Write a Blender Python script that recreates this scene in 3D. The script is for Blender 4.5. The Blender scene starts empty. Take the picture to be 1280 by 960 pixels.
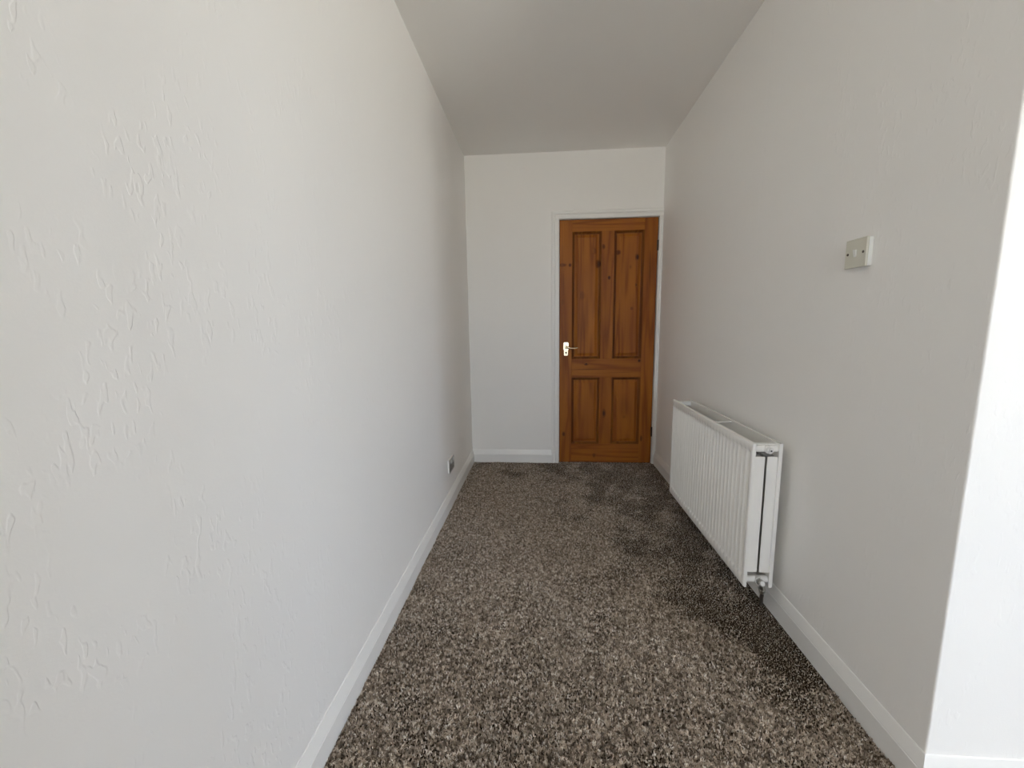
import bpy, bmesh, math, random
import numpy as np
from mathutils import Vector, Matrix

S = bpy.context.scene
COL = S.collection
random.seed(4)

# ------------------------------------------------------------------ camera
YAW, PITCH, ROLL, CAM_H, FPX = -0.0727, -0.1402, -0.0147, 1.1561, 504.1
fw = Vector((math.sin(YAW) * math.cos(PITCH), math.cos(YAW) * math.cos(PITCH), math.sin(PITCH)))
rt = fw.cross(Vector((0, 0, 1))).normalized()
up = rt.cross(fw)
r2 = math.cos(ROLL) * rt + math.sin(ROLL) * up
u2 = -math.sin(ROLL) * rt + math.cos(ROLL) * up
cam = bpy.data.cameras.new('camera')
cam.sensor_width = 36.0
cam.lens = FPX / 1280 * 36.0
cam.clip_start = 0.02
camo = bpy.data.objects.new('camera', cam)
COL.objects.link(camo)
M3 = Matrix((r2, u2, -fw)).transposed()
camo.matrix_world = Matrix.Translation((0, 0, CAM_H)) @ M3.to_4x4()
S.camera = camo

# ------------------------------------------------------------------ sky, window light, exposure
# windows out of view: one in the side wall on the right, one in the wall behind the viewer
XE, YB = 4.00, -4.40
SW = (-3.15, -1.65, 0.55, 2.25)      # side window: y0, y1, z0, z1
BW = (-0.40, 0.48, 0.80, 2.15)       # back window near the left: x0, x1, z0, z1
w = bpy.data.worlds.new('overcast_sky')
S.world = w
w.use_nodes = True
nt = w.node_tree
nt.nodes.clear()
out = nt.nodes.new('ShaderNodeOutputWorld')
bg = nt.nodes.new('ShaderNodeBackground')
tc = nt.nodes.new('ShaderNodeTexCoord')
sp = nt.nodes.new('ShaderNodeSeparateXYZ')
mr = nt.nodes.new('ShaderNodeMapRange')
mr.inputs['From Min'].default_value = -0.06
mr.inputs['From Max'].default_value = 0.06
mr.interpolation_type = 'SMOOTHSTEP'
mx = nt.nodes.new('ShaderNodeMix')
mx.data_type = 'RGBA'
mx.inputs['A'].default_value = (1.26, 1.25, 1.15, 1)      # sunlit paving and grass below the horizon
mx.inputs['B'].default_value = (0.85, 1.00, 1.24, 1)      # even overcast sky
nt.links.new(tc.outputs['Generated'], sp.inputs[0])
nt.links.new(sp.outputs['Z'], mr.inputs['Value'])
nt.links.new(mr.outputs[0], mx.inputs['Factor'])
nt.links.new(mx.outputs['Result'], bg.inputs['Color'])
bg.inputs['Strength'].default_value = 10.0
nt.links.new(bg.outputs[0], out.inputs[0])

for px_, py_, wd_, ht_, pz_, face in ((XE + 0.16, (SW[0] + SW[1]) / 2, SW[1] - SW[0], SW[3] - SW[2], (SW[2] + SW[3]) / 2, (-1, 0, 0)),
                                      ((BW[0] + BW[1]) / 2, YB - 0.16, BW[1] - BW[0], BW[3] - BW[2], (BW[2] + BW[3]) / 2, (0, 1, 0))):
    pl = bpy.data.lights.new('window_portal', 'AREA')      # sampling portal only: adds no light of its own
    pl.shape = 'RECTANGLE'
    pl.size, pl.size_y = wd_, ht_
    pl.cycles.is_portal = True
    plo = bpy.data.objects.new('window_portal', pl)
    COL.objects.link(plo)
    plo.location = (px_, py_, pz_)
    plo.rotation_euler = (-Vector(face)).to_track_quat('Z', 'Y').to_euler()

S.view_settings.view_transform = 'Standard'
S.view_settings.look = 'None'
S.view_settings.gamma = 1.0
S.view_settings.use_curve_mapping = False
S.view_settings.exposure = 1.10
S.cycles.max_bounces = 14
S.cycles.diffuse_bounces = 10
S.cycles.glossy_bounces = 4
S.cycles.transparent_max_bounces = 8
S.cycles.caustics_reflective = False
S.cycles.caustics_refractive = False
S.cycles.sample_clamp_indirect = 6.0

# ------------------------------------------------------------------ dimensions (metres)
XL, XR, XRF, L, H = -0.595, 0.930, 0.950, 3.35, 2.492
YC = 0.915                      # where the corridor's right wall ends in an outside corner
T = 0.12
DX0, DX1, DZ0, DZ1 = 0.153, 0.915, 0.006, 1.985     # door leaf
def xr(y): return XR + (XRF - XR) * (y - YC) / (L - YC)

# ------------------------------------------------------------------ node helpers
class NT:
    def __init__(s, name):
        s.m = bpy.data.materials.new(name); s.m.use_nodes = True
        s.t = s.m.node_tree; s.t.nodes.clear()
        s.out = s.n('ShaderNodeOutputMaterial'); s.b = s.n('ShaderNodeBsdfPrincipled')
        s.t.links.new(s.b.outputs[0], s.out.inputs[0])
    def n(s, k, **kw):
        x = s.t.nodes.new(k)
        for a, b in kw.items(): setattr(x, a, b)
        return x
    def put(s, sock, v):
        if isinstance(v, bpy.types.NodeSocket): s.t.links.new(v, sock)
        elif v is not None:
            if hasattr(sock.default_value, '__len__') and len(sock.default_value) == 4 and len(v) == 3: v = (*v, 1)
            sock.default_value = v
    def math(s, op, a, b=None, c=None, clamp=False):
        x = s.n('ShaderNodeMath', operation=op, use_clamp=clamp)
        s.put(x.inputs[0], a); s.put(x.inputs[1], b); s.put(x.inputs[2], c)
        return x.outputs[0]
    def mapr(s, v, a, b, c=0.0, d=1.0, smooth=True):
        x = s.n('ShaderNodeMapRange', interpolation_type='SMOOTHSTEP' if smooth else 'LINEAR')
        s.put(x.inputs[0], v); s.put(x.inputs[1], a); s.put(x.inputs[2], b); s.put(x.inputs[3], c); s.put(x.inputs[4], d)
        return x.outputs[0]
    def mix(s, f, a, b, blend='MIX'):
        x = s.n('ShaderNodeMix', data_type='RGBA', blend_type=blend)
        s.put(x.inputs['Factor'], f); s.put(x.inputs['A'], a); s.put(x.inputs['B'], b)
        return x.outputs['Result']
    def coord(s, scale=(1, 1, 1), loc=(0, 0, 0)):
        c = s.n('ShaderNodeTexCoord'); m = s.n('ShaderNodeMapping')
        s.t.links.new(c.outputs['Object'], m.inputs[0])
        m.inputs['Scale'].default_value = scale; m.inputs['Location'].default_value = loc
        return m.outputs[0]
    def noise(s, vec, scale, detail=2.0, rough=0.5, dist=0.0):
        x = s.n('ShaderNodeTexNoise')
        s.put(x.inputs['Vector'], vec); x.inputs['Scale'].default_value = scale
        x.inputs['Detail'].default_value = detail; x.inputs['Roughness'].default_value = rough
        x.inputs['Distortion'].default_value = dist
        return x.outputs['Fac']
    def bump(s, h, strength=1.0, dist=0.001):
        x = s.n('ShaderNodeBump'); x.inputs['Strength'].default_value = strength
        x.inputs['Distance'].default_value = dist
        s.put(x.inputs['Height'], h); s.t.links.new(x.outputs[0], s.b.inputs['Normal'])
    def set(s, color=None, rough=None, metal=None, spec=None):
        s.put(s.b.inputs['Base Color'], color); s.put(s.b.inputs['Roughness'], rough)
        s.put(s.b.inputs['Metallic'], metal); s.put(s.b.inputs['Specular IOR Level'], spec)
        return s.m

WALLC = (0.92, 0.905, 0.88)
def wall_mat(name, strokes, fine, color=WALLC, seam=None):
    k = NT(name)
    # painted relief paper: short, mostly upright curved ridges, thinly scattered
    n1 = k.noise(k.coord((1, 1, 0.40)), 100, 0.6, 0.4, 0.5)
    n2 = k.noise(k.coord((1, 1, 0.7), (3.1, 1.7, 5.2)), 11, 2.0, 0.5)
    ridge = k.mapr(n1, 0.575, 0.70)
    mask = k.mapr(n2, 0.46, 0.60)
    hgt = k.math('MULTIPLY', k.math('MULTIPLY', ridge, mask), strokes)
    fn = k.noise(k.coord(), 260, 2.0, 0.6)
    soft = k.noise(k.coord((1, 1, 0.6)), 34, 2.0)
    hgt = k.math('ADD', hgt, k.math('MULTIPLY', fn, fine))
    hgt = k.math('ADD', hgt, k.math('MULTIPLY', soft, fine * 1.4))
    if seam is not None:
        c = k.n('ShaderNodeTexCoord'); q = k.n('ShaderNodeSeparateXYZ')
        k.t.links.new(c.outputs['Object'], q.inputs[0])
        ln = k.mapr(k.math('ABSOLUTE', k.math('SUBTRACT', q.outputs['Y'], seam)), 0.0, 0.003, 0.8, 0.0)
        hgt = k.math('ADD', hgt, ln)
    k.bump(hgt, 1.0, 0.001)
    return k.set(color, 0.55, 0, 0.3)
def plain(name, color, rough, metal=0.0, spec=0.5, fine=None):
    k = NT(name)
    if fine: k.bump(k.noise(k.coord(), fine[0], 2.0), 1.0, fine[1])
    return k.set(color, rough, metal, spec)

M_WALL_L = wall_mat('painted_relief_paper_left', 0.42, 0.10)
M_WALL_R = wall_mat('painted_relief_paper_right', 0.28, 0.08, seam=1.885)
M_WALL = wall_mat('painted_wall', 0.0, 0.10)
M_RETURN = wall_mat('painted_plaster_roller', 0.15, 0.22)
M_CEIL = plain('matt_ceiling_paint', (0.90, 0.885, 0.86), 0.8, 0, 0.2, (90, 0.0002))
M_TRIM = plain('satin_white_woodwork', (0.89, 0.88, 0.855), 0.38, 0, 0.5, (30, 0.0002))
M_RAD = plain('white_enamel', (0.95, 0.935, 0.90), 0.25, 0, 0.8)
M_RADIN = plain('grey_steel_fins', (0.42, 0.41, 0.39), 0.5, 0, 0.4)
M_PLUG = plain('pale_plastic', (0.78, 0.77, 0.75), 0.35)
M_CHROME = plain('dull_chrome', (0.62, 0.61, 0.58), 0.28, 1.0)
M_PIPE = plain('tarnished_copper_pipe', (0.16, 0.13, 0.11), 0.45, 0.7)
M_DARK = plain('dark_hole', (0.010, 0.008, 0.006), 0.9, 0, 0.05)
M_BRASS = plain('polished_brass', (0.80, 0.70, 0.49), 0.20, 1.0)
M_HINGE = plain('aged_steel', (0.12, 0.10, 0.08), 0.45, 0.8)
M_IVORY = plain('ivory_plastic', (0.66, 0.64, 0.55), 0.38)
M_ROCK = plain('white_plastic', (0.80, 0.80, 0.77), 0.3)
M_STEEL = plain('brushed_steel', (0.50, 0.49, 0.47), 0.38, 0.85)
M_BASE = plain('carpet_backing', (0.034, 0.023, 0.014), 1.0, 0, 0.0)
kg = NT('window_glass')
tr = kg.n('ShaderNodeBsdfTransparent'); gl = kg.n('ShaderNodeBsdfGlossy'); ms = kg.n('ShaderNodeMixShader')
gl.inputs['Roughness'].default_value = 0.02; ms.inputs[0].default_value = 0.07
kg.t.links.new(tr.outputs[0], ms.inputs[1]); kg.t.links.new(gl.outputs[0], ms.inputs[2])
kg.t.links.new(ms.outputs[0], kg.out.inputs[0])
M_GLASS = kg.m

# knots: x, z (door coordinates, metres), rx, rz, strength
KNOTS = [(0.462, 1.645, .020, .030, .9), (0.497, 1.775, .012, .016, .8), (0.546, 1.535, .012, .015, 1.),
         (0.616, 1.730, .016, .018, .7), (0.764, 1.690, .014, .024, 1.), (0.762, 1.475, .008, .014, .8),
         (0.428, 1.745, .016, .020, .35), (0.235, 1.640, .012, .014, .8), (0.178, 1.642, .030, .012, .5),
         (0.372, 0.845, .015, .010, 1.), (0.800, 0.870, .012, .013, 1.), (0.522, 0.430, .014, .030, 1.),
         (0.190, 0.250, .014, .022, .8), (0.446, 0.065, .014, .016, .7), (0.262, 1.440, .010, .020, .5),
         (0.710, 1.615, .012, .016, .35), (0.730, 1.290, .010, .012, .4), (0.175, 1.350, .012, .018, .4),
         (0.836, 0.215, .012, .030, .7), (0.690, 0.400, .014, .016, .35), (0.330, 1.400, .03, .03, .25),
         (0.862, 1.580, .0035, .13, .75), (0.846, 1.440, .003, .06, .5), (0.390, 0.800, .13, .0030, .8), (0.640, 0.775, .10, .0025, .35),
         (0.305, 1.300, .004, .12, .35), (0.690, 0.480, .035, .10, .22), (0.185, 1.500, .003, .09, .3)]
def wood_mat(name, horiz, off, dark=1.0):
    k = NT(name)
    c = k.n('ShaderNodeTexCoord'); q = k.n('ShaderNodeSeparateXYZ')
    k.t.links.new(c.outputs['Object'], q.inputs[0])
    x, z = q.outputs['X'], q.outputs['Z']
    kn = None
    for kx, kz, rx, rz, st in KNOTS:
        dx = k.math('DIVIDE', k.math('SUBTRACT', x, kx), rx)
        dz = k.math('DIVIDE', k.math('SUBTRACT', z, kz), rz)
        d = k.math('SQRT', k.math('ADD', k.math('MULTIPLY', dx, dx), k.math('MULTIPLY', dz, dz)))
        v = k.mapr(d, 0.35, 1.55, st, 0.0)
        kn = v if kn is None else k.math('MAXIMUM', kn, v)
    s1 = (0.7, 6, 11) if horiz else (11, 6, 0.7)
    s2 = (3, 30, 60) if horiz else (60, 30, 3)
    big = k.noise(k.coord(s1, off), 1.0, 2.0, 0.5, 0.4)
    fine = k.noise(k.coord(s2, off), 1.6, 3.0, 0.6)
    ph = k.math('ADD', k.math('MULTIPLY', big, 26.0), k.math('MULTIPLY', kn, 5.0))
    ring = k.math('MULTIPLY_ADD', k.math('SINE', ph), 0.5, 0.5)
    ring = k.math('POWER', ring, 1.6)
    g = k.math('ADD', k.math('MULTIPLY', ring, 0.62), k.math('MULTIPLY', fine, 0.50), clamp=True)
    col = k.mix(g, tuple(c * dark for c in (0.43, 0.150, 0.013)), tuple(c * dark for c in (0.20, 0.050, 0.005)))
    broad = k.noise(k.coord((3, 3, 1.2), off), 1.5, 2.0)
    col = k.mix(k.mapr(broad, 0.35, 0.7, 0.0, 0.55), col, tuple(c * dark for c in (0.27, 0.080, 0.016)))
    col = k.mix(k.math('MULTIPLY', k.math('POWER', kn, 1.2), 0.88), col, (0.030, 0.007, 0.003))
    k.bump(k.math('MULTIPLY', fine, -0.3), 0.6, 0.0006)
    m = k.set(col, k.mapr(fine, 0.3, 0.7, 0.40, 0.52), 0, 0.22)
    return m
M_WV = [wood_mat('stained_pine_upright_%s' % c, False, o) for c, o in (('a', (0, 0, 0)), ('b', (3.3, 0, 1.7)), ('c', (7.1, 0, 4.4)))]
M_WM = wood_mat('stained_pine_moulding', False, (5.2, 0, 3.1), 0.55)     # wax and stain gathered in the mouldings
M_WH = wood_mat('stained_pine_crosswise', True, (1.1, 0, 2.2))

# ------------------------------------------------------------------ mesh helpers
def obj(name, bm, mat, parent=None, smooth=False, angle=35):
    bmesh.ops.recalc_face_normals(bm, faces=bm.faces)
    me = bpy.data.meshes.new(name); bm.to_mesh(me); bm.free()
    if mat: me.materials.append(mat)
    if smooth:
        me.polygons.foreach_set('use_smooth', [True] * len(me.polygons))
        try: me.set_sharp_from_angle(angle=math.radians(angle))
        except Exception: pass
    o = bpy.data.objects.new(name, me); COL.objects.link(o)
    if parent: o.parent = parent
    return o
def empty(name, loc=(0, 0, 0)):
    o = bpy.data.objects.new(name, None); COL.objects.link(o); o.location = loc
    o.empty_display_size = 0.1
    return o
def tag(o, label=None, cat=None, kind=None, group=None):
    for a, b in (('label', label), ('category', cat), ('kind', kind), ('group', group)):
        if b: o[a] = b
    return o
def box(bm, a, b, bev=0.0, seg=1):
    t = bmesh.new()
    bmesh.ops.create_cube(t, size=1)
    for v in t.verts:
        v.co = Vector([(a[i] + b[i]) / 2 + v.co[i] * (b[i] - a[i]) for i in range(3)])
    if bev: bmesh.ops.bevel(t, geom=list(t.edges), offset=bev, segments=seg, profile=0.6, affect='EDGES')
    me = bpy.data.meshes.new('t'); t.to_mesh(me); t.free(); bm.from_mesh(me); bpy.data.meshes.remove(me)
    return bm
def hexa(bm, pts):
    # eight points: bottom ring then top ring
    v = [bm.verts.new(p) for p in pts]
    for f in ((0, 1, 2, 3), (4, 5, 6, 7), (0, 1, 5, 4), (1, 2, 6, 5), (2, 3, 7, 6), (3, 0, 4, 7)):
        bm.faces.new([v[i] for i in f])
    return bm
def cyl(bm, p, q, r, seg=20, r2=None, caps=True):
    p, q = Vector(p), Vector(q); d = q - p
    m = Matrix.Translation((p + q) / 2) @ Vector((0, 0, 1)).rotation_difference(d).to_matrix().to_4x4()
    bmesh.ops.create_cone(bm, cap_ends=caps, segments=seg, radius1=r, radius2=r if r2 is None else r2, depth=d.length, matrix=m)
    return bm
def tube(bm, pts, rad, seg=12):
    rings = []
    pts = [Vector(p) for p in pts]
    prev = None
    for i, p in enumerate(pts):
        d = (pts[min(i + 1, len(pts) - 1)] - pts[max(i - 1, 0)]).normalized()
        a = Vector((0, 1, 0)) if prev is None else prev
        a = (a - d * a.dot(d))
        if a.length < 1e-4: a = d.orthogonal()
        a.normalize(); b = d.cross(a); prev = a
        r = rad[i] if hasattr(rad, '__len__') else rad
        ra, rb = r if hasattr(r, '__len__') else (r, r)
        rings.append([bm.verts.new(p + a * ra * math.cos(t * 2 * math.pi / seg) + b * rb * math.sin(t * 2 * math.pi / seg)) for t in range(seg)])
    for A, B in zip(rings, rings[1:]):
        for t in range(seg):
            bm.faces.new((A[t], A[(t + 1) % seg], B[(t + 1) % seg], B[t]))
    bm.faces.new(rings[0]); bm.faces.new(rings[-1])
    return bm
def sweep(bm, prof, p0, p1, nrm, upv=(0, 0, 1), m0=0.0, m1=0.0):
    # prof: (depth along nrm, height along upv); m0/m1 shift the ends with depth (mitres)
    p0, p1, n, u = Vector(p0), Vector(p1), Vector(nrm).normalized(), Vector(upv)
    d = (p1 - p0).normalized()
    A = [bm.verts.new(p0 + n * a + u * b + d * (m0 * a)) for a, b in prof]
    B = [bm.verts.new(p1 + n * a + u * b + d * (m1 * a)) for a, b in prof]
    N = len(prof)
    for i in range(N):
        bm.faces.new((A[i], A[(i + 1) % N], B[(i + 1) % N], B[i]))
    bm.faces.new(A); bm.faces.new(B)
    return bm

# ------------------------------------------------------------------ the shell
fl = tag(obj('floor', box(bmesh.new(), (XL - T, YB - T, -0.10), (XE + T, L + T, 0.0)), M_BASE),
         'floor of the narrow corridor covered in flecked taupe carpet', None, 'structure')
tag(obj('ceiling', box(bmesh.new(), (XL - T, YB - T, H), (XE + T, L + T, H + 0.1)), M_CEIL),
    'plain matt white ceiling above the corridor', None, 'structure')
tag(obj('wall_left', box(bmesh.new(), (XL - T, YB - T, 0), (XL, L + T, H)), M_WALL_L),
    'long off-white wall with upright relief strokes on the left', None, 'structure')
b = bmesh.new()
hexa(b, [(XR, YC, 0), (XR + T, YC, 0), (XR + T + .02, L + T, 0), (xr(L + T), L + T, 0),
         (XR, YC, H), (XR + T, YC, H), (XR + T + .02, L + T, H), (xr(L + T), L + T, H)])
e = [x for x in b.edges if all(abs(v.co.x - XR) < 1e-5 and abs(v.co.y - YC) < 1e-5 for v in x.verts)]
bmesh.ops.bevel(b, geom=e, offset=0.004, segments=3, profile=0.5, affect='EDGES')
tag(obj('wall_right', b, M_WALL_R), 'off-white wall behind the radiator and light switch', None, 'structure')
tag(obj('wall_return', box(bmesh.new(), (XR + T, YC, 0), (XE + T, YC + T, H)), M_RETURN),
    'bright white wall turning away at the right edge of the picture', None, 'structure')
b = bmesh.new()                                             # end wall with the door opening
OX0, OX1, OZ1 = 0.128, xr(L), 2.008
box(b, (XL, L, 0), (OX0, L + T, H)); box(b, (OX0, L, OZ1), (xr(L) , L + T, H))
tag(obj('wall_far', b, M_WALL), 'off-white end wall around the pine door', None, 'structure')
b = bmesh.new()
box(b, (XE, YB - T, 0), (XE + T, SW[0], H)); box(b, (XE, SW[1], 0), (XE + T, YC, H))
box(b, (XE, SW[0], 0), (XE + T, SW[1], SW[2])); box(b, (XE, SW[0], SW[3]), (XE + T, SW[1], H))
tag(obj('wall_side', b, M_RETURN), 'side wall with a window in the wider room out of view', None, 'structure')
tag(obj('wall_light_blocker', box(bmesh.new(), (XR, YB, 0), (XR + T, -0.50, H), .004, 2), M_RETURN),  # added out of view to cut side window light off the near left wall
    'added unseen wall behind the viewer keeping window light off the near left wall', None, 'structure')
b = bmesh.new()
box(b, (XL, YB - T, 0), (BW[0], YB, H)); box(b, (BW[1], YB - T, 0), (XE, YB, H))
for q in (BW,):
    box(b, (q[0], YB - T, 0), (q[1], YB, q[2])); box(b, (q[0], YB - T, q[3]), (q[1], YB, H))
tag(obj('wall_back', b, M_RETURN), 'wall with a window behind the viewer', None, 'structure')
# windows that light the place: frame, mullion and two panes each
def window(name, a0, a1, z0, z1, pos, label):
    b = bmesh.new(); mid = (a0 + a1) / 2
    def bb(bm, p0, p1, q0, q1, d0, d1):
        lo, hi = pos(p0, d0), pos(p1, d1)
        box(bm, (min(lo[0], hi[0]), min(lo[1], hi[1]), q0), (max(lo[0], hi[0]), max(lo[1], hi[1]), q1)); return bm
    for p0, p1, q0, q1 in ((a0, a0 + .06, z0, z1), (a1 - .06, a1, z0, z1), (a0 + .06, a1 - .06, z0, z0 + .06), (a0 + .06, a1 - .06, z1 - .06, z1), (mid - .03, mid + .03, z0 + .06, z1 - .06)):
        bb(b, p0, p1, q0, q1, .04, .10)
    o = tag(obj(name, b, M_TRIM), label, None, 'structure')
    for p0, p1 in ((a0 + .06, mid - .03), (mid + .03, a1 - .06)):
        obj('pane', bb(bmesh.new(), p0, p1, z0 + .06, z1 - .06, .068, .072), M_GLASS, o)
window('window_1', *SW, lambda a, d: (XE + d, a), 'white framed window in the side wall out of view')
window('window_2', *BW, lambda a, d: (a, YB - d), 'narrow white framed window behind the viewer')

# skirting boards
SK = [(0, 0), (.015, 0), (.015, .072), (.0135, .0745), (.0135, .077), (.0045, .106), (.003, .1105), (.0015, .112), (0, .112)]
tag(obj('baseboard_left', sweep(bmesh.new(), SK, (XL, YB, 0), (XL, L, 0), (1, 0, 0), m0=1, m1=-1), M_TRIM),
    'white skirting board along the left wall', None, 'structure')
tag(obj('baseboard_far', sweep(bmesh.new(), SK, (XL, L, 0), (0.088, L, 0), (0, -1, 0), m0=1), M_TRIM),
    'short white skirting board left of the pine door', None, 'structure')
rd = Vector((XRF - XR, L - YC, 0)).normalized()
tag(obj('baseboard_right', sweep(bmesh.new(), SK, (XR, YC, 0), (xr(L - .018), L - .018, 0), (-rd.y, rd.x, 0), m0=-1), M_TRIM),
    'white skirting board under the radiator', None, 'structure')
tag(obj('baseboard_return', sweep(bmesh.new(), SK, (XR, YC, 0), (XE, YC, 0), (0, -1, 0), m0=-1, m1=-1), M_TRIM),
    'brightly lit white skirting at the bottom right corner', None, 'structure')

# door casing: head and legs of architrave, with the lining behind
AR = [(0, 0), (.010, 0), (.013, .004), (.013, .022), (.009, .029), (.009, .032), (.017, .037), (.018, .050), (.015, .057), (.008, .060), (0, .060)]
AX = .146                                                    # inner edge left
trim = tag(empty('trim_1', (AX, L, 0)), 'white painted architrave framing the pine door', None, 'structure')
def place(o):
    o.parent = trim; o.matrix_parent_inverse = Matrix.Translation((-AX, -L, 0)); return o
HZ = 1.992
# left leg: profile height runs outwards (-x)
place(obj('architrave_leg', sweep(bmesh.new(), AR, (AX, L, 0), (AX, L, HZ), (0, -1, 0), (-1, 0, 0)), M_TRIM))
b = bmesh.new()
A = []
for (d, h) in AR:
    A.append((Vector((AX - h, L - d, HZ + h)), Vector((xr(L), L - d, HZ + h))))
A0 = [b.verts.new(p[0]) for p in A]; A1 = [b.verts.new(p[1]) for p in A]
for i in range(len(A)):
    b.faces.new((A0[i], A0[(i + 1) % len(A)], A1[(i + 1) % len(A)], A1[i]))
b.faces.new(A0); b.faces.new(A1)
place(obj('architrave_head', b, M_TRIM))
b = bmesh.new()                                              # mitre block of the left leg
C0 = [b.verts.new((AX - h, L - d, HZ)) for d, h in AR]; C1 = [b.verts.new((AX - h, L - d, HZ + h)) for d, h in AR]
for i in range(len(AR)):
    j = (i + 1) % len(AR)
    try: b.faces.new((C0[i], C0[j], C1[j], C1[i]))
    except ValueError: pass
bmesh.ops.remove_doubles(b, verts=b.verts, dist=1e-6)
place(obj('architrave_corner', b, M_TRIM))
ARR = [(0, 0), (.010, 0), (.013, .004), (.013, .012), (.009, .017), (.009, .019), (.014, .023), (.014, xr(L) - .9235), (0, xr(L) - .9235)]
place(obj('architrave_leg', sweep(bmesh.new(), ARR, (.9225, L, 0), (.9225, L, HZ), (0, -1, 0), (1, 0, 0)), M_TRIM))
b = bmesh.new()
box(b, (OX0, L, 0), (DX0 - .004, L + T, OZ1 - .018)); box(b, (DX1 + .006, L, 0), (xr(L), L + T, OZ1 - .018))
box(b, (OX0, L, DZ1 + .005), (xr(L), L + T, OZ1))
box(b, (DX0 - .004, L + .048, 0), (DX0 + .01, L + T, OZ1 - .018))     # stops behind the leaf
box(b, (DX1 - .01, L + .048, 0), (DX1 + .006, L + T, OZ1 - .018))
box(b, (OX0, L + .048, DZ1 - .012), (xr(L), L + T, DZ1 + .006))
place(obj('door_lining', b, M_TRIM))
tag(obj('light_leak_panel', box(bmesh.new(), (XL - T, L + T + .001, 0), (xr(L) + T + .02, L + T + .06, H)), M_WALL), 'added unseen panel closing light leaks around the door', None, 'structure')  # added behind the leaf so no sky light leaks through the door gaps

# ------------------------------------------------------------------ pine door
FY = L + 0.003                                              # front face of the leaf
dr = tag(empty('door_1', (0, FY, 0)), 'closed brown stained pine door with four panels and knots', None, 'structure')
TH = 0.040
SX = (DX0, 0.252, 0.483, 0.582, 0.815, DX1)
ZB, ZL0, ZL1, ZT = 0.167, 0.733, 0.888, 1.895
def piece(name, x0, x1, z0, z1, m):
    return obj(name, box(bmesh.new(), (x0, 0, z0), (x1, TH, z1), .0012, 1), m, dr)
piece('stile', SX[0], SX[1], DZ0, DZ1, M_WV[0]); piece('stile', SX[4], SX[5], DZ0, DZ1, M_WV[1])
for z0, z1 in ((DZ0, ZB), (ZL0, ZL1), (ZT, DZ1)): piece('rail', SX[1], SX[4], z0, z1, M_WH)
for z0, z1 in ((ZB, ZL0), (ZL1, ZT)): piece('muntin', SX[2], SX[3], z0, z1, M_WV[2])
def rings(bm, x0, x1, z0, z1, prof, fill):
    prev = None
    for ins, dep in prof:
        r = [bm.verts.new((x, dep, z)) for x, z in ((x0 + ins, z0 + ins), (x1 - ins, z0 + ins), (x1 - ins, z1 - ins), (x0 + ins, z1 - ins))]
        if prev:
            for i in range(4): bm.faces.new((prev[i], prev[(i + 1) % 4], r[(i + 1) % 4], r[i]))
        prev = r
    if fill: bm.faces.new(prev)
    return bm
for i, (x0, x1, z0, z1) in enumerate(((SX[1], SX[2], ZL1, ZT), (SX[3], SX[4], ZL1, ZT), (SX[1], SX[2], ZB, ZL0), (SX[3], SX[4], ZB, ZL0))):
    mt = M_WV[(i + 1) % 3]
    b = rings(bmesh.new(), x0, x1, z0, z1, [(.0, .034), (.0, .0145), (.026, .0145), (.046, .0075), (.047, .0050)], True)
    p = obj('panel', b, mt, dr)
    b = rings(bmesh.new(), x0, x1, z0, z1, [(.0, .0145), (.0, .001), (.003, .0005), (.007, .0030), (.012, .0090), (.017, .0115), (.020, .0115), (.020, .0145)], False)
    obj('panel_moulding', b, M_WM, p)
# lever handle on a shaped back plate
HX = 0.206
outl = []
def arc(cx, cz, r, a0, a1, n): return [(cx + r * math.cos(math.radians(a0 + (a1 - a0) * i / n)), cz + r * math.sin(math.radians(a0 + (a1 - a0) * i / n))) for i in range(n + 1)]
outl += arc(HX + .009, 1.014, .012, 0, 80, 5) + arc(HX - .009, 1.014, .012, 100, 180, 5)
outl += [(HX - .021, .968), (HX - .0165, .960), (HX - .0165, .922), (HX - .013, .916), (HX + .013, .916), (HX + .0165, .922), (HX + .0165, .960), (HX + .021, .968)]
b = bmesh.new()
f = b.faces.new([b.verts.new((x, 0, z)) for x, z in outl])
r = bmesh.ops.extrude_face_region(b, geom=[f]); vs = [v for v in r['geom'] if isinstance(v, bmesh.types.BMVert)]
for v in vs: v.co.y = -.0035
top = [g for g in r['geom'] if isinstance(g, bmesh.types.BMFace)]
bmesh.ops.bevel(b, geom=[e for e in b.edges if all(abs(v.co.y + .0035) < 1e-6 for v in e.verts)], offset=.0018, segments=2, affect='EDGES')
hp = tag(obj('handle_plate', b, M_BRASS, dr), 'polished brass back plate')
b = bmesh.new()
cyl(b, (HX, -.0030, .986), (HX, -.012, .986), .0135, 20, .010); cyl(b, (HX, -.012, .986), (HX, -.046, .986), .0075, 16)
tube(b, [(HX - .006, -.047, .986), (HX + .010, -.050, .985), (HX + .030, -.051, .979), (HX + .055, -.049, .977), (HX + .078, -.047, .979), (HX + .092, -.046, .983)],
     [(.007, .008), (.0075, .009), (.006, .0065), (.005, .006), (.0052, .0065), (.003, .0035)], 12)
tag(obj('lever', b, M_BRASS, hp, True), 'polished brass lever')
b = bmesh.new(); cyl(b, (HX, -.0030, .941), (HX, -.0043, .941), .0068, 16); box(b, (HX - .0022, -.0043, .929), (HX + .0022, -.0030, .941))
obj('keyhole', b, M_DARK, hp)
for dz in (1.009,):
    obj('screw', cyl(bmesh.new(), (HX, -.0030, dz), (HX, -.0046, dz), .0035, 10), M_HINGE, hp)
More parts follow.
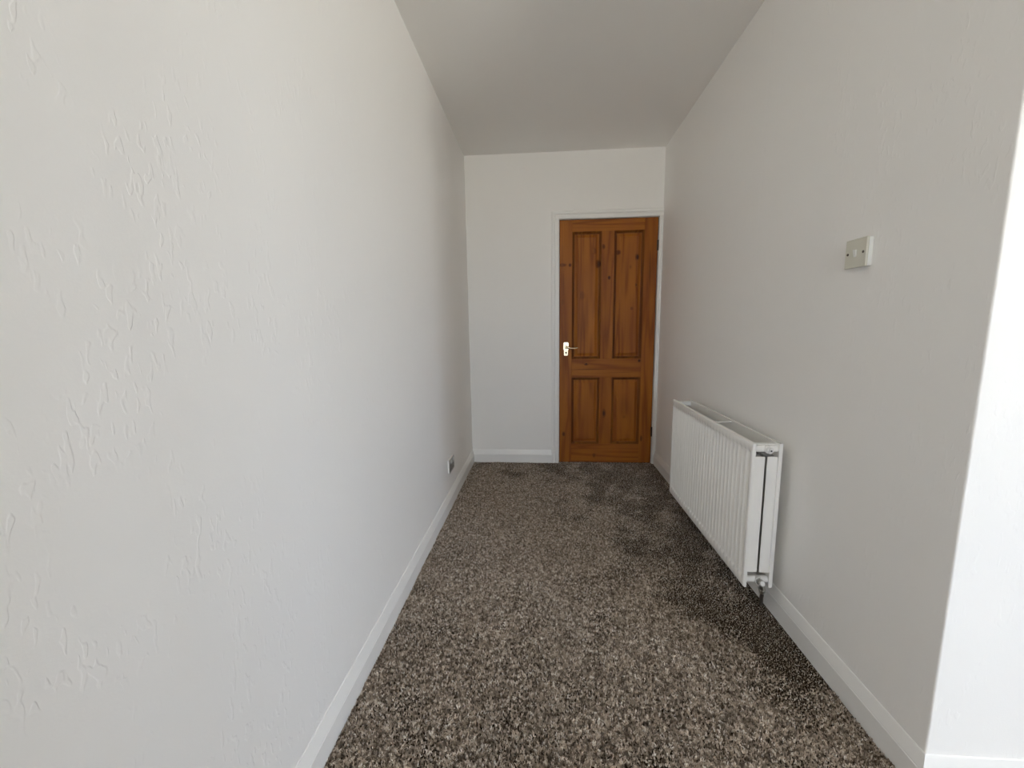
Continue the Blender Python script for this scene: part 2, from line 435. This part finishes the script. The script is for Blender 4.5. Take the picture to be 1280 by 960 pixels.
for hz in (1.775, 0.275):
    b = bmesh.new(); cyl(b, (DX1 + .003, -.004, hz - .04), (DX1 + .003, -.004, hz + .04), .0045, 10)
    box(b, (DX1 - .006, -.001, hz - .04), (DX1 + .0035, .003, hz + .04))
    obj('hinge', b, M_HINGE, dr)

# ------------------------------------------------------------------ radiator (double panel, open top)
RY0, RY1, RZ0, RZ1 = 1.522, 2.452, 0.128, 0.711
RF, RB = 0.790, 0.902                                       # front face, back of rear panel
rad = tag(empty('radiator', (RF, RY0, RZ0)), 'white double panel radiator with upright ribs hung on the right wall', 'radiator')
def rp(name, bm, m, parent=None, smooth=False):
    o = obj(name, bm, m, rad if parent is None else parent, smooth)
    if parent is None: o.matrix_parent_inverse = Matrix.Translation((-RF, -RY0, -RZ0))
    return o
def panel(xface, xback, sgn):
    # ribbed sheet: sgn -1 ribs face -x, +1 face +x ; rolled edges all round
    bm = bmesh.new(); pitch = (RY1 - RY0 - .024) / 28
    ys = [(RY0, .006), (RY0 + .0025, .0015), (RY0 + .006, 0.0), (RY0 + .0115, 0.0)]
    for i in range(28):
        y = RY0 + .012 + i * pitch
        for t, d in ((.02, 0), (.16, .18), (.28, .58), (.40, .93), (.50, 1), (.60, .93), (.72, .58), (.84, .18)):
            ys.append((y + t * pitch, d * 1j))
    ys += [(RY1 - .0115, 0.0), (RY1 - .006, 0.0), (RY1 - .0025, .0015), (RY1, .006)]
    zs = [(RZ0, .006, 0), (RZ0 + .003, .0015, 0), (RZ0 + .007, 0, 0), (RZ0 + .030, 0, 0), (RZ0 + .036, 0, .35), (RZ0 + .043, 0, .85), (RZ0 + .050, 0, 1)]
    zs += [(RZ0 + .20, 0, 1), (RZ0 + .36, 0, 1)]
    zs += [(RZ1 - .050, 0, 1), (RZ1 - .043, 0, .85), (RZ1 - .036, 0, .35), (RZ1 - .030, 0, 0), (RZ1 - .007, 0, 0), (RZ1 - .003, .0015, 0), (RZ1, .006, 0)]
    G = []
    for z, ez, rz in zs:
        row = []
        for y, d in ys:
            rib = d.imag * rz if isinstance(d, complex) else 0.0
            e_ = 0.0 if isinstance(d, complex) else d
            dep = max(e_, ez) + rib * .0115
            row.append(bm.verts.new((xface - sgn * dep, y, z)))
        G.append(row)
    for i in range(len(G) - 1):
        for j in range(len(ys) - 1):
            bm.faces.new((G[i][j], G[i][j + 1], G[i + 1][j + 1], G[i + 1][j]))
    # close round to the back
    loop = G[0] + [r_[-1] for r_ in G[1:]] + G[-1][-2::-1] + [r_[0] for r_ in G[-2:0:-1]]
    bk = [bm.verts.new((xback, v.co.y, v.co.z)) for v in loop]
    n = len(loop)
    for i in range(n): bm.faces.new((loop[i], loop[(i + 1) % n], bk[(i + 1) % n], bk[i]))
    bm.faces.new(bk)
    return bm
rp('front_panel', panel(RF, RF + .0125, -1), M_RAD, smooth=True)
rp('rear_panel', panel(RB, RB - .016, 1), M_RAD, smooth=True)
def rbox(a, b, bev=.001): return box(bmesh.new(), a, b, bev)
# side sheets with a slit between them (both ends)
for y0, y1 in ((RY0 + .004, RY0 + .007), (RY1 - .007, RY1 - .004)):
    rp('side_sheet', rbox((RF + .0130, y0, RZ0 + .062), (RF + .050, y1, RZ1 - .052)), M_RAD)
    rp('side_sheet', rbox((RF + .058, y0, RZ0 + .062), (RB - .0165, y1, RZ1 - .052)), M_RAD)
# convector fins: folded sheet behind each panel
b = bmesh.new()
for x0, x1 in ((RF + .0165, RF + .048), (RB - .048, RB - .0165)):
    n = 54; zz = (RZ0 + .06, RZ1 - .055)
    pr = None
    for i in range(n + 1):
        y = RY0 + .03 + (RY1 - RY0 - .06) * i / n
        for x in ((x0, x1) if i % 2 == 0 else (x1, x0)):
            c = [b.verts.new((x, y, zz[0])), b.verts.new((x, y, zz[1]))]
            if pr: b.faces.new((pr[0], c[0], c[1], pr[1]))
            pr = c
o = rp('convector_fins', b, M_RADIN)
o['kind'] = 'stuff'
# top corner headers joining the panels, vent plug, lower unions
for y in (RY0 + .020, RY1 - .020):
    for z in (RZ1 - .024, RZ0 + .026):
        b = bmesh.new(); cyl(b, (RF + .014, y, z), (RB - .014, y, z), .0135, 18)
        rp('header_tube', b, M_RAD, smooth=True)
        b = bmesh.new()
        s = -1 if y < 2 else 1
        cyl(b, (RF + .060, y, z), (RF + .060, y + s * .018, z), .0150, 18)
        rp('tapping', b, M_RAD, smooth=True)
b = bmesh.new(); cyl(b, (RF + .060, RY0 + .003, RZ1 - .024), (RF + .060, RY0 - .006, RZ1 - .024), .0145, 6); cyl(b, (RF + .060, RY0 - .005, RZ1 - .024), (RF + .060, RY0 - .014, RZ1 - .024), .0105, 18, .0085)
vp = tag(rp('vent_plug', b, M_PLUG), 'pale plastic vent plug')
obj('vent_screw', cyl(bmesh.new(), (RF + .060, RY0 - .0135, RZ1 - .024), (RF + .060, RY0 - .0152, RZ1 - .024), .0030, 10), M_DARK, vp).matrix_parent_inverse = Matrix.Identity(4)
# braces across the open top
for y in (RY0 + .39, RY1 - .03, RY0 + .03):
    rp('brace', rbox((RF + .012, y - .008, RZ1 - .010), (RB - .012, y + .008, RZ1 - .0065), .0008), M_RAD)
# wall brackets
for y in (RY0 + .18, RY1 - .18):
    rp('bracket', rbox((RB - .002, y - .015, RZ0 + .05), (xr(y) - .0005, y + .015, RZ1 - .08)), M_CHROME)
# valves and tails
vx = RF + .060
for y, s in ((RY0 + .004, 1), (RY1 - .004, -1)):
    z0 = RZ0 + .026
    b = bmesh.new()
    cyl(b, (vx, y, z0), (vx, y - s * .008, z0), .0135, 6)                       # union nut on the header
    tube(b, [(vx, y - s * .006, z0), (vx + .004, y - s * .012, z0 - .006), (vx + .012, y - s * .006, z0 - .022), (vx + .022, y + s * .010, z0 - .046)], .0095, 14)
    va = tag(rp('valve', b, M_CHROME, smooth=True), 'chrome elbow valve')
    b = bmesh.new(); cyl(b, (vx + .018, y + s * .004, z0 - .036), (vx + .027, y + s * .019, z0 - .060), .0125, 6)
    obj('nut', b, M_CHROME, va)
    b = bmesh.new(); cyl(b, (vx + .004, y - s * .013, z0 - .004), (vx + .001, y - s * .027, z0 + .006), .0105, 16, .0085)
    tag(obj('valve_cap', b, M_PLUG, va, True), 'pale plastic cap')
    px = min(.904, xr(y) - .026)
    rp('pipe', tube(bmesh.new(), [(vx + .025, y + s * .016, z0 - .056), (vx + .036, y + s * .035, z0 - .085), (px - .008, y + s * .055, .045), (px, y + s * .068, .001)], .0072, 12), M_PIPE, smooth=True)

# ------------------------------------------------------------------ light switch
SY0, SY1, SZ0, SZ1, SD = 1.243, 1.323, 1.313, 1.395, 0.019
sx = xr(1.28)
sw = tag(empty('light_switch', (sx, (SY0 + SY1) / 2, SZ0)), 'square ivory one-gang light switch on the right wall above the radiator', 'switch')
inv = Matrix.Translation((-sx, -(SY0 + SY1) / 2, -SZ0))
def sp_(name, bm, m, smooth=False):
    o = obj(name, bm, m, sw, smooth); o.matrix_parent_inverse = inv; return o
sp_('back_box', box(bmesh.new(), (sx - .012, SY0 + .001, SZ0 + .001), (sx - .0005, SY1 - .001, SZ1 - .001), .002, 2), M_ROCK)
sp_('face_plate', box(bmesh.new(), (sx - SD, SY0, SZ0), (sx - .012, SY1, SZ1), .0025, 2), M_IVORY)
cy, cz = (SY0 + SY1) / 2, (SZ0 + SZ1) / 2
b = bmesh.new()
hexa(b, [(sx - SD + .001, cy - .0045, cz - .010), (sx - SD + .001, cy + .0045, cz - .010), (sx - SD - .001, cy + .0045, cz - .010), (sx - SD - .001, cy - .0045, cz - .010),
         (sx - SD + .001, cy - .0045, cz + .010), (sx - SD + .001, cy + .0045, cz + .010), (sx - SD - .0055, cy + .0045, cz + .010), (sx - SD - .0055, cy - .0045, cz + .010)])
tag(sp_('rocker', b, M_ROCK), 'white rocker')
for y in (cy - .029, cy + .029):
    tag(sp_('screw', cyl(bmesh.new(), (sx - SD + .0005, y, cz), (sx - SD - .0008, y, cz), .0038, 12), M_HINGE), 'dark screw head')

# ------------------------------------------------------------------ double socket low on the left wall
KY0, KY1, KZ0, KZ1, KD = 2.428, 2.562, 0.236, 0.321, 0.013
so = tag(empty('power_socket', (XL, (KY0 + KY1) / 2, KZ0)), 'small double power socket low on the left wall near the far corner', 'socket')
inv2 = Matrix.Translation((-XL, -(KY0 + KY1) / 2, -KZ0))
def kp(name, bm, m):
    o = obj(name, bm, m, so); o.matrix_parent_inverse = inv2; return o
kp('back_box', box(bmesh.new(), (XL + .0005, KY0, KZ0), (XL + .010, KY1, KZ1), .001, 1), M_ROCK)
kp('face_plate', box(bmesh.new(), (XL + .010, KY0, KZ0), (XL + KD, KY1, KZ1), .001, 1), M_STEEL)
for c in (KY0 + .035, KY1 - .035):
    kp('rocker', box(bmesh.new(), (XL + KD - .001, c + .004, KZ1 - .028), (XL + KD + .003, c + .014, KZ1 - .008), .0008), M_ROCK)
    b = bmesh.new()
    box(b, (XL + KD - .001, c - .002, KZ0 + .036), (XL + KD + .0006, c + .002, KZ0 + .046))
    box(b, (XL + KD - .001, c - .014, KZ0 + .018), (XL + KD + .0006, c - .008, KZ0 + .022)); box(b, (XL + KD - .001, c + .008, KZ0 + .018), (XL + KD + .0006, c + .014, KZ0 + .022))
    kp('pin_holes', b, M_DARK)

# ------------------------------------------------------------------ carpet pile (geometry nodes tufts on the floor)
kc = NT('taupe_carpet_yarn')
at = kc.n('ShaderNodeAttribute', attribute_type='INSTANCER', attribute_name='tint')
ramp = kc.n('ShaderNodeValToRGB')
cr = ramp.color_ramp
cr.elements[0].position = 0.0; cr.elements[0].color = (0.120, 0.084, 0.056, 1)
cr.elements[1].position = 1.0; cr.elements[1].color = (1.0, 0.95, 0.87, 1)
for p_, c_ in ((0.35, (0.43, 0.345, 0.265, 1)), (0.75, (0.70, 0.595, 0.485, 1))):
    q_ = cr.elements.new(p_); q_.color = c_
kc.t.links.new(at.outputs['Fac'], ramp.inputs[0])
M_YARN = kc.set(ramp.outputs[0], 0.75, 0, 0.25)
rng = np.random.default_rng(11)
SPC = 0.0056
def grid(x0, x1, y0, y1):
    gx, gy = np.meshgrid(np.arange(x0, x1, SPC), np.arange(y0, y1, SPC))
    p = np.stack([gx.ravel(), gy.ravel()], 1)
    return p + rng.uniform(-.45, .45, p.shape) * SPC
P = np.concatenate([grid(XL + .017, XR + .02, -1.0, L + .01), grid(XR + .02, 2.4, -0.47, YC - .016)])
keep = ~((P[:, 1] > YC - .016) & (P[:, 0] > XR - .017 + (XRF - XR) * (P[:, 1] - YC) / (L - YC)))
keep &= ~((P[:, 1] < -.48) & (P[:, 0] > XR - .003))
keep &= ~((P[:, 1] > L - .016) & (P[:, 0] < .15))
P = P[keep]; N = len(P)
def field(p, scale, seed):                                   # smooth random field from a few sine waves
    g = np.random.default_rng(seed); v = np.zeros(len(p))
    for _ in range(14):
        a = g.uniform(0, 2 * np.pi); k_ = g.uniform(.5, 1.6) * 2 * np.pi / scale
        v += np.sin(k_ * (p[:, 0] * np.cos(a) + p[:, 1] * np.sin(a)) + g.uniform(0, 6.3))
    return v / np.sqrt(7)
# window shadow shaped into the pile: shorter, sparser tufts towards the right wall
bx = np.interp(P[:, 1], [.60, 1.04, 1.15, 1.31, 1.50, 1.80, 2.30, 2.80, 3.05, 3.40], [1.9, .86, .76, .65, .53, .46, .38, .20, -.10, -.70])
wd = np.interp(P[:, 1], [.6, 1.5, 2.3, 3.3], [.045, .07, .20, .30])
shade_band = 1 / (1 + np.exp(-(P[:, 0] - bx + .03 * field(P, .5, 5)) / wd))
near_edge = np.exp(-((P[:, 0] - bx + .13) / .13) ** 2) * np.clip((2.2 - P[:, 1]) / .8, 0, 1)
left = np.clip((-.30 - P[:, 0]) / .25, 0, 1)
flat = .26 + .30 * field(P, .42, 2) + .26 * field(P, .15, 3) + rng.normal(0, .22, N) + .30 * near_edge - 2.05 * shade_band - .35 * left
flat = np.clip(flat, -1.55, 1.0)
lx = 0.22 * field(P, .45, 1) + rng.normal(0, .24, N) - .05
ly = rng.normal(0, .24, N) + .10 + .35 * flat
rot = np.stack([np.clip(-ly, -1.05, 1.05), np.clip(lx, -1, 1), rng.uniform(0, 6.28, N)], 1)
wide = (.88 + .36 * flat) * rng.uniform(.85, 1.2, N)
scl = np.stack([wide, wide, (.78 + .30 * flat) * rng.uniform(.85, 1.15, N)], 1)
tint = np.clip(rng.beta(.85, 1.25, N), 0, 1)
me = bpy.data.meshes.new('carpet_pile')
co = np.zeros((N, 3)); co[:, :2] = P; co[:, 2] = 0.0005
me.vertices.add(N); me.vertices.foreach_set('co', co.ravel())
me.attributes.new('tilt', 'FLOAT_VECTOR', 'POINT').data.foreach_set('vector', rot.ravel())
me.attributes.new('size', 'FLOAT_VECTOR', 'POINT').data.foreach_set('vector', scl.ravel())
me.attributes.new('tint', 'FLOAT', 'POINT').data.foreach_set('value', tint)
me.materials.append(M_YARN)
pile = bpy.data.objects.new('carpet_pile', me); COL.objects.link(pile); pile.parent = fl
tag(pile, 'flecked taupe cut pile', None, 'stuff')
g = bpy.data.node_groups.new('tufts', 'GeometryNodeTree')
g.interface.new_socket('Geometry', in_out='INPUT', socket_type='NodeSocketGeometry')
g.interface.new_socket('Geometry', in_out='OUTPUT', socket_type='NodeSocketGeometry')
def gn(k_, **kw):
    x = g.nodes.new(k_)
    for a, b_ in kw.items(): setattr(x, a, b_)
    return x
gi, go = gn('NodeGroupInput'), gn('NodeGroupOutput')
join = gn('GeometryNodeJoinGeometry')
for i, (tx, ty, rx, ry) in enumerate(((.0012, 0, .05, .34), (-.0010, .0011, -.33, -.22), (-.0008, -.0012, .36, -.16), (.0006, .0010, -.25, .12))):
    cn = gn('GeometryNodeMeshCone', fill_type='NONE')
    cn.inputs['Vertices'].default_value = 4
    cn.inputs['Side Segments'].default_value = 1
    cn.inputs['Radius Top'].default_value = 0.0009
    cn.inputs['Radius Bottom'].default_value = 0.0015
    cn.inputs['Depth'].default_value = 0.0105
    tf = gn('GeometryNodeTransform')
    tf.inputs['Translation'].default_value = (tx, ty, 0)
    tf.inputs['Rotation'].default_value = (rx, ry, 0.7 * i)
    g.links.new(cn.outputs['Mesh'], tf.inputs['Geometry'])
    g.links.new(tf.outputs[0], join.inputs[0])
sm = gn('GeometryNodeSetMaterial'); sm.inputs['Material'].default_value = M_YARN
g.links.new(join.outputs[0], sm.inputs['Geometry'])
m2p = gn('GeometryNodeMeshToPoints')
iop = gn('GeometryNodeInstanceOnPoints')
a1 = gn('GeometryNodeInputNamedAttribute', data_type='FLOAT_VECTOR'); a1.inputs['Name'].default_value = 'tilt'
a2 = gn('GeometryNodeInputNamedAttribute', data_type='FLOAT_VECTOR'); a2.inputs['Name'].default_value = 'size'
g.links.new(gi.outputs[0], iop.inputs['Points']); g.links.new(sm.outputs[0], iop.inputs['Instance'])
g.links.new(a1.outputs['Attribute'], iop.inputs['Rotation']); g.links.new(a2.outputs['Attribute'], iop.inputs['Scale'])
g.links.new(iop.outputs[0], go.inputs[0])
g.nodes.remove(m2p)
md = pile.modifiers.new('tufts', 'NODES'); md.node_group = g
